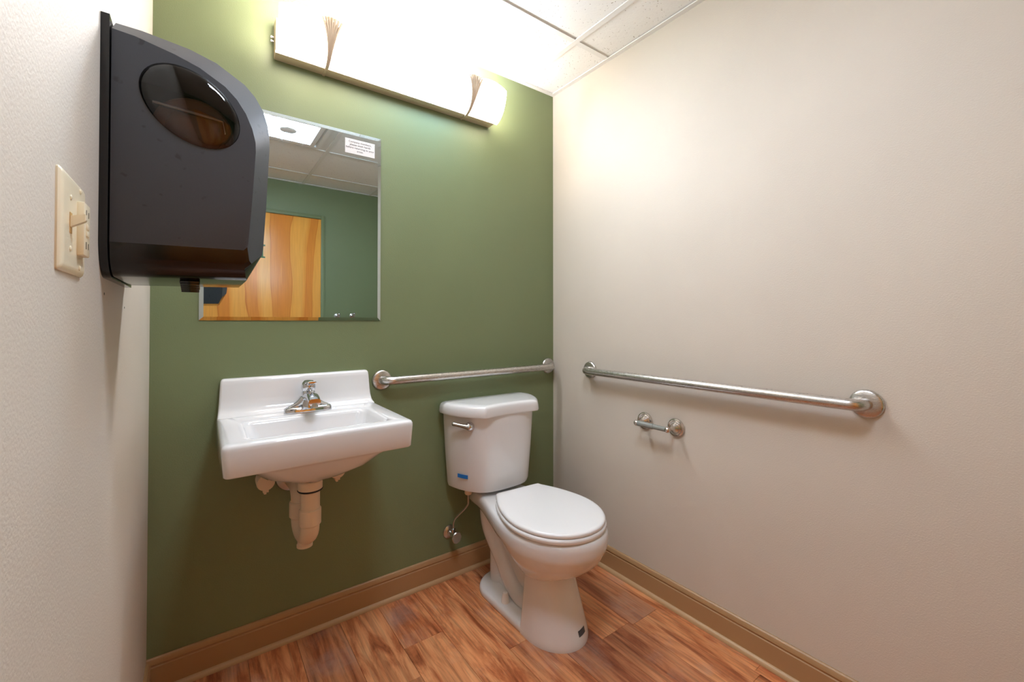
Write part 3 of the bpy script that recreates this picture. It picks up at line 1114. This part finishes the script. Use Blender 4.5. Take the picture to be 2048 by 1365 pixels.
# roll hub inside, push lever underneath
bm = NB()
lathe(bm, [(0, 0.060), (0.003, 0.060), (0.006, 0.056), (0.004, 0.050), (0.004, 0.042), (0.008, 0.038), (0.012, 0.026), (0.012, 0.0)], (DXW + 0.118, -0.80, 1.515), (0, -1, 0), 40)
obj('roll_hub', bm, 'brown_core', dp)
bm = NB()
tube(bm, [(DXW + 0.06, -0.815, 1.548), (DXW + 0.16, -0.815, 1.541), (DXW + 0.165, -0.81, 1.520)], 0.003, 10)
obj('roll_arm', bm, 'dull_chrome', dp)
bm = NB()
box(bm, DXW + 0.098, DXW + 0.128, -0.79, -0.62, 1.2385, 1.2470, bev=0.002)
for k in range(5):
    yk = -0.795 + 0.016 * k
    box(bm, DXW + 0.099, DXW + 0.127, yk, yk + 0.007, 1.2385 - 0.0022 * (k + 1), 1.241, bev=0.0012)
obj('push_lever', bm, 'black_gloss', dp, label='ribbed black push lever')

# ------------------------------------------------------------------ switch and outlet plate
sw = thing('switch_plate', 'ivory two-gang wall plate with toggle switch and outlet beside the dispenser', 'switch plate', (-LX, -1.04, 1.285))
py0, py1, pz0, pz1 = -1.099, -0.978, 1.228, 1.343
bm = NB()
rings = []
for ins, h in ((0, 0), (0, 0.0018), (0.0015, 0.0035), (0.005, 0.0052), (0.009, 0.0058)):
    rings.append([Vector((-LX + h, p.x, p.y)) for p in rrect(py0 + ins, py1 - ins, pz0 + ins, pz1 - ins, 0.004, 0, 3)])
loft(bm, rings)
obj('plate', bm, 'ivory', sw, smooth=30)
ga, gb, gz = -1.0625, -1.0145, 1.2855
boxobj('toggle_slot', (-LX + 0.005, -LX + 0.0064, ga - 0.005, ga + 0.005, gz - 0.012, gz + 0.012), 'ivory_dark', sw)
bm = NB()
loft(bm, [[Vector((-LX + h, ga + sy * hw, gz + 0.001 + up + sz * hh)) for sy, sz in ((-1, -1), (1, -1), (1, 1), (-1, 1))] for h, up, hw, hh in ((0.005, 0.0, 0.0045, 0.0065), (0.013, 0.0035, 0.0042, 0.0052), (0.0185, 0.006, 0.0040, 0.0042), (0.0195, 0.0065, 0.0030, 0.003))])
obj('toggle', bm, 'ivory', sw, smooth=20)
bm = NB()
box(bm, -LX + 0.004, -LX + 0.0125, gb - 0.0165, gb + 0.0165, gz - 0.033, gz + 0.033, bev=0.0015)
rec = obj('outlet_face', bm, 'ivory', sw)
for zz in (0.020, -0.020):
    for yy, h_ in ((-0.0065, 0.0045), (0.0065, 0.0037)):
        boxobj('outlet_slot', (-LX + 0.0118, -LX + 0.0128, gb + yy - 0.001, gb + yy + 0.001, gz + zz - h_, gz + zz + h_), 'slot_dark', rec)
for zz in (0.004, -0.005):
    boxobj('outlet_button', (-LX + 0.0118, -LX + 0.0136, gb - 0.007, gb + 0.007, gz + zz - 0.0034, gz + zz + 0.0034), 'ivory', rec, bev=0.0006)
for yy, zz in ((ga, 0.030), (ga, -0.030), (gb, 0.048), (gb, -0.048)):
    bm = NB()
    lathe(bm, [(0, 0.0033), (0.0008, 0.0033), (0.0016, 0.002), (0.0017, 0.0)], (-LX + 0.0055, yy, gz + zz), (1, 0, 0), 14)
    obj('plate_screw', bm, 'ivory', sw)

# ------------------------------------------------------------------ things seen in the mirror
vent = thing('ceiling_fixture', 'white square ceiling fixture with nested frames, seen in the mirror, its glow added as fill', 'ceiling light', (-1.126, -1.285, H))
bx0, bx1, by0, by1 = gx[3] + 0.004, gx[2] - 0.004, gy[3] + 0.004, gy[2] - 0.004
boxobj('fan_panel', (bx0, bx1, by0, by1, H + 0.004, H + 0.014), 'white_metal', vent)
fcx, fcy = (bx0 + bx1) / 2, (by0 + by1) / 2
for half, d in ((0.245, 0.012), (0.195, 0.024)):
    bm = NB()
    def sq(h, z):
        return [Vector((fcx + sx * h, fcy + sy * h, z)) for sx, sy in ((-1, -1), (1, -1), (1, 1), (-1, 1))]
    loft(bm, [sq(half, H + 0.004), sq(half - 0.006, H - d), sq(half - 0.034, H - d), sq(half - 0.038, H + 0.004)], False, False)
    obj('fan_frame', bm, 'white_metal', vent, smooth=0)
bm = NB()
loft(bm, [rrect(fcx - h, fcx + h, fcy - h, fcy + h, 0.02, z, 4) for h, z in ((0.150, H + 0.002), (0.150, H - 0.012), (0.142, H - 0.018), (0.12, H - 0.020))], False, True)
obj('fill_lens', bm, 'fill_glow', vent)  # fixture is real, its strong glow is added to brighten the room
bm = NB()
lathe(bm, [(0, 0.05), (0.003, 0.05), (0.005, 0.046), (0.006, 0.0)], (fcx, fcy, H - 0.0195), (0, 0, -1), 32)
obj('lens_boss', bm, 'white_metal', vent)
hk_pos = ((-0.525, 1.222), (-0.388, 1.228))
for (x, z), nm in zip(hk_pos, ('left', 'right')):
    t = thing('robe_hook', 'chrome robe hook on the rear green wall, the %s of two at the mirror bottom' % nm, 'hook', (x, -DY, z), 'robe hooks on the rear wall')
    bm = NB()
    lathe(bm, [(0, 0.026), (0.004, 0.026), (0.008, 0.020), (0.012, 0.009), (0.03, 0.008)], (x, -DY, z), (0, 1, 0), 24)
    obj('rosette', bm, 'chrome', t)
    bm = NB()
    tube(bm, spline([(x, -DY + 0.028, z), (x, -DY + 0.045, z - 0.010), (x, -DY + 0.058, z - 0.004), (x, -DY + 0.062, z + 0.014)], 5), 0.0075, 14)
    bmesh.ops.create_uvsphere(bm, u_segments=14, v_segments=10, radius=0.012, matrix=Matrix.Translation((x, -DY + 0.062, z + 0.018)))
    obj('hook_arm', bm, 'chrome', t)
# green serif letter on the door
bm = NB()
lxx, lz0, lz1 = -1.150, 1.720, 1.835
yd0, yd1 = -DY + 0.0125, -DY + 0.0165
box(bm, lxx - 0.012, lxx + 0.012, yd0, yd1, lz0 + 0.010, lz1 - 0.010)
box(bm, lxx - 0.027, lxx + 0.027, yd0, yd1, lz0, lz0 + 0.012)
box(bm, lxx - 0.027, lxx + 0.027, yd0, yd1, lz1 - 0.012, lz1)
tag(obj('door_letter', bm, 'letter_green', None, smooth=0), 'green serif capital letter I on the wooden door, seen in the mirror', 'letter')
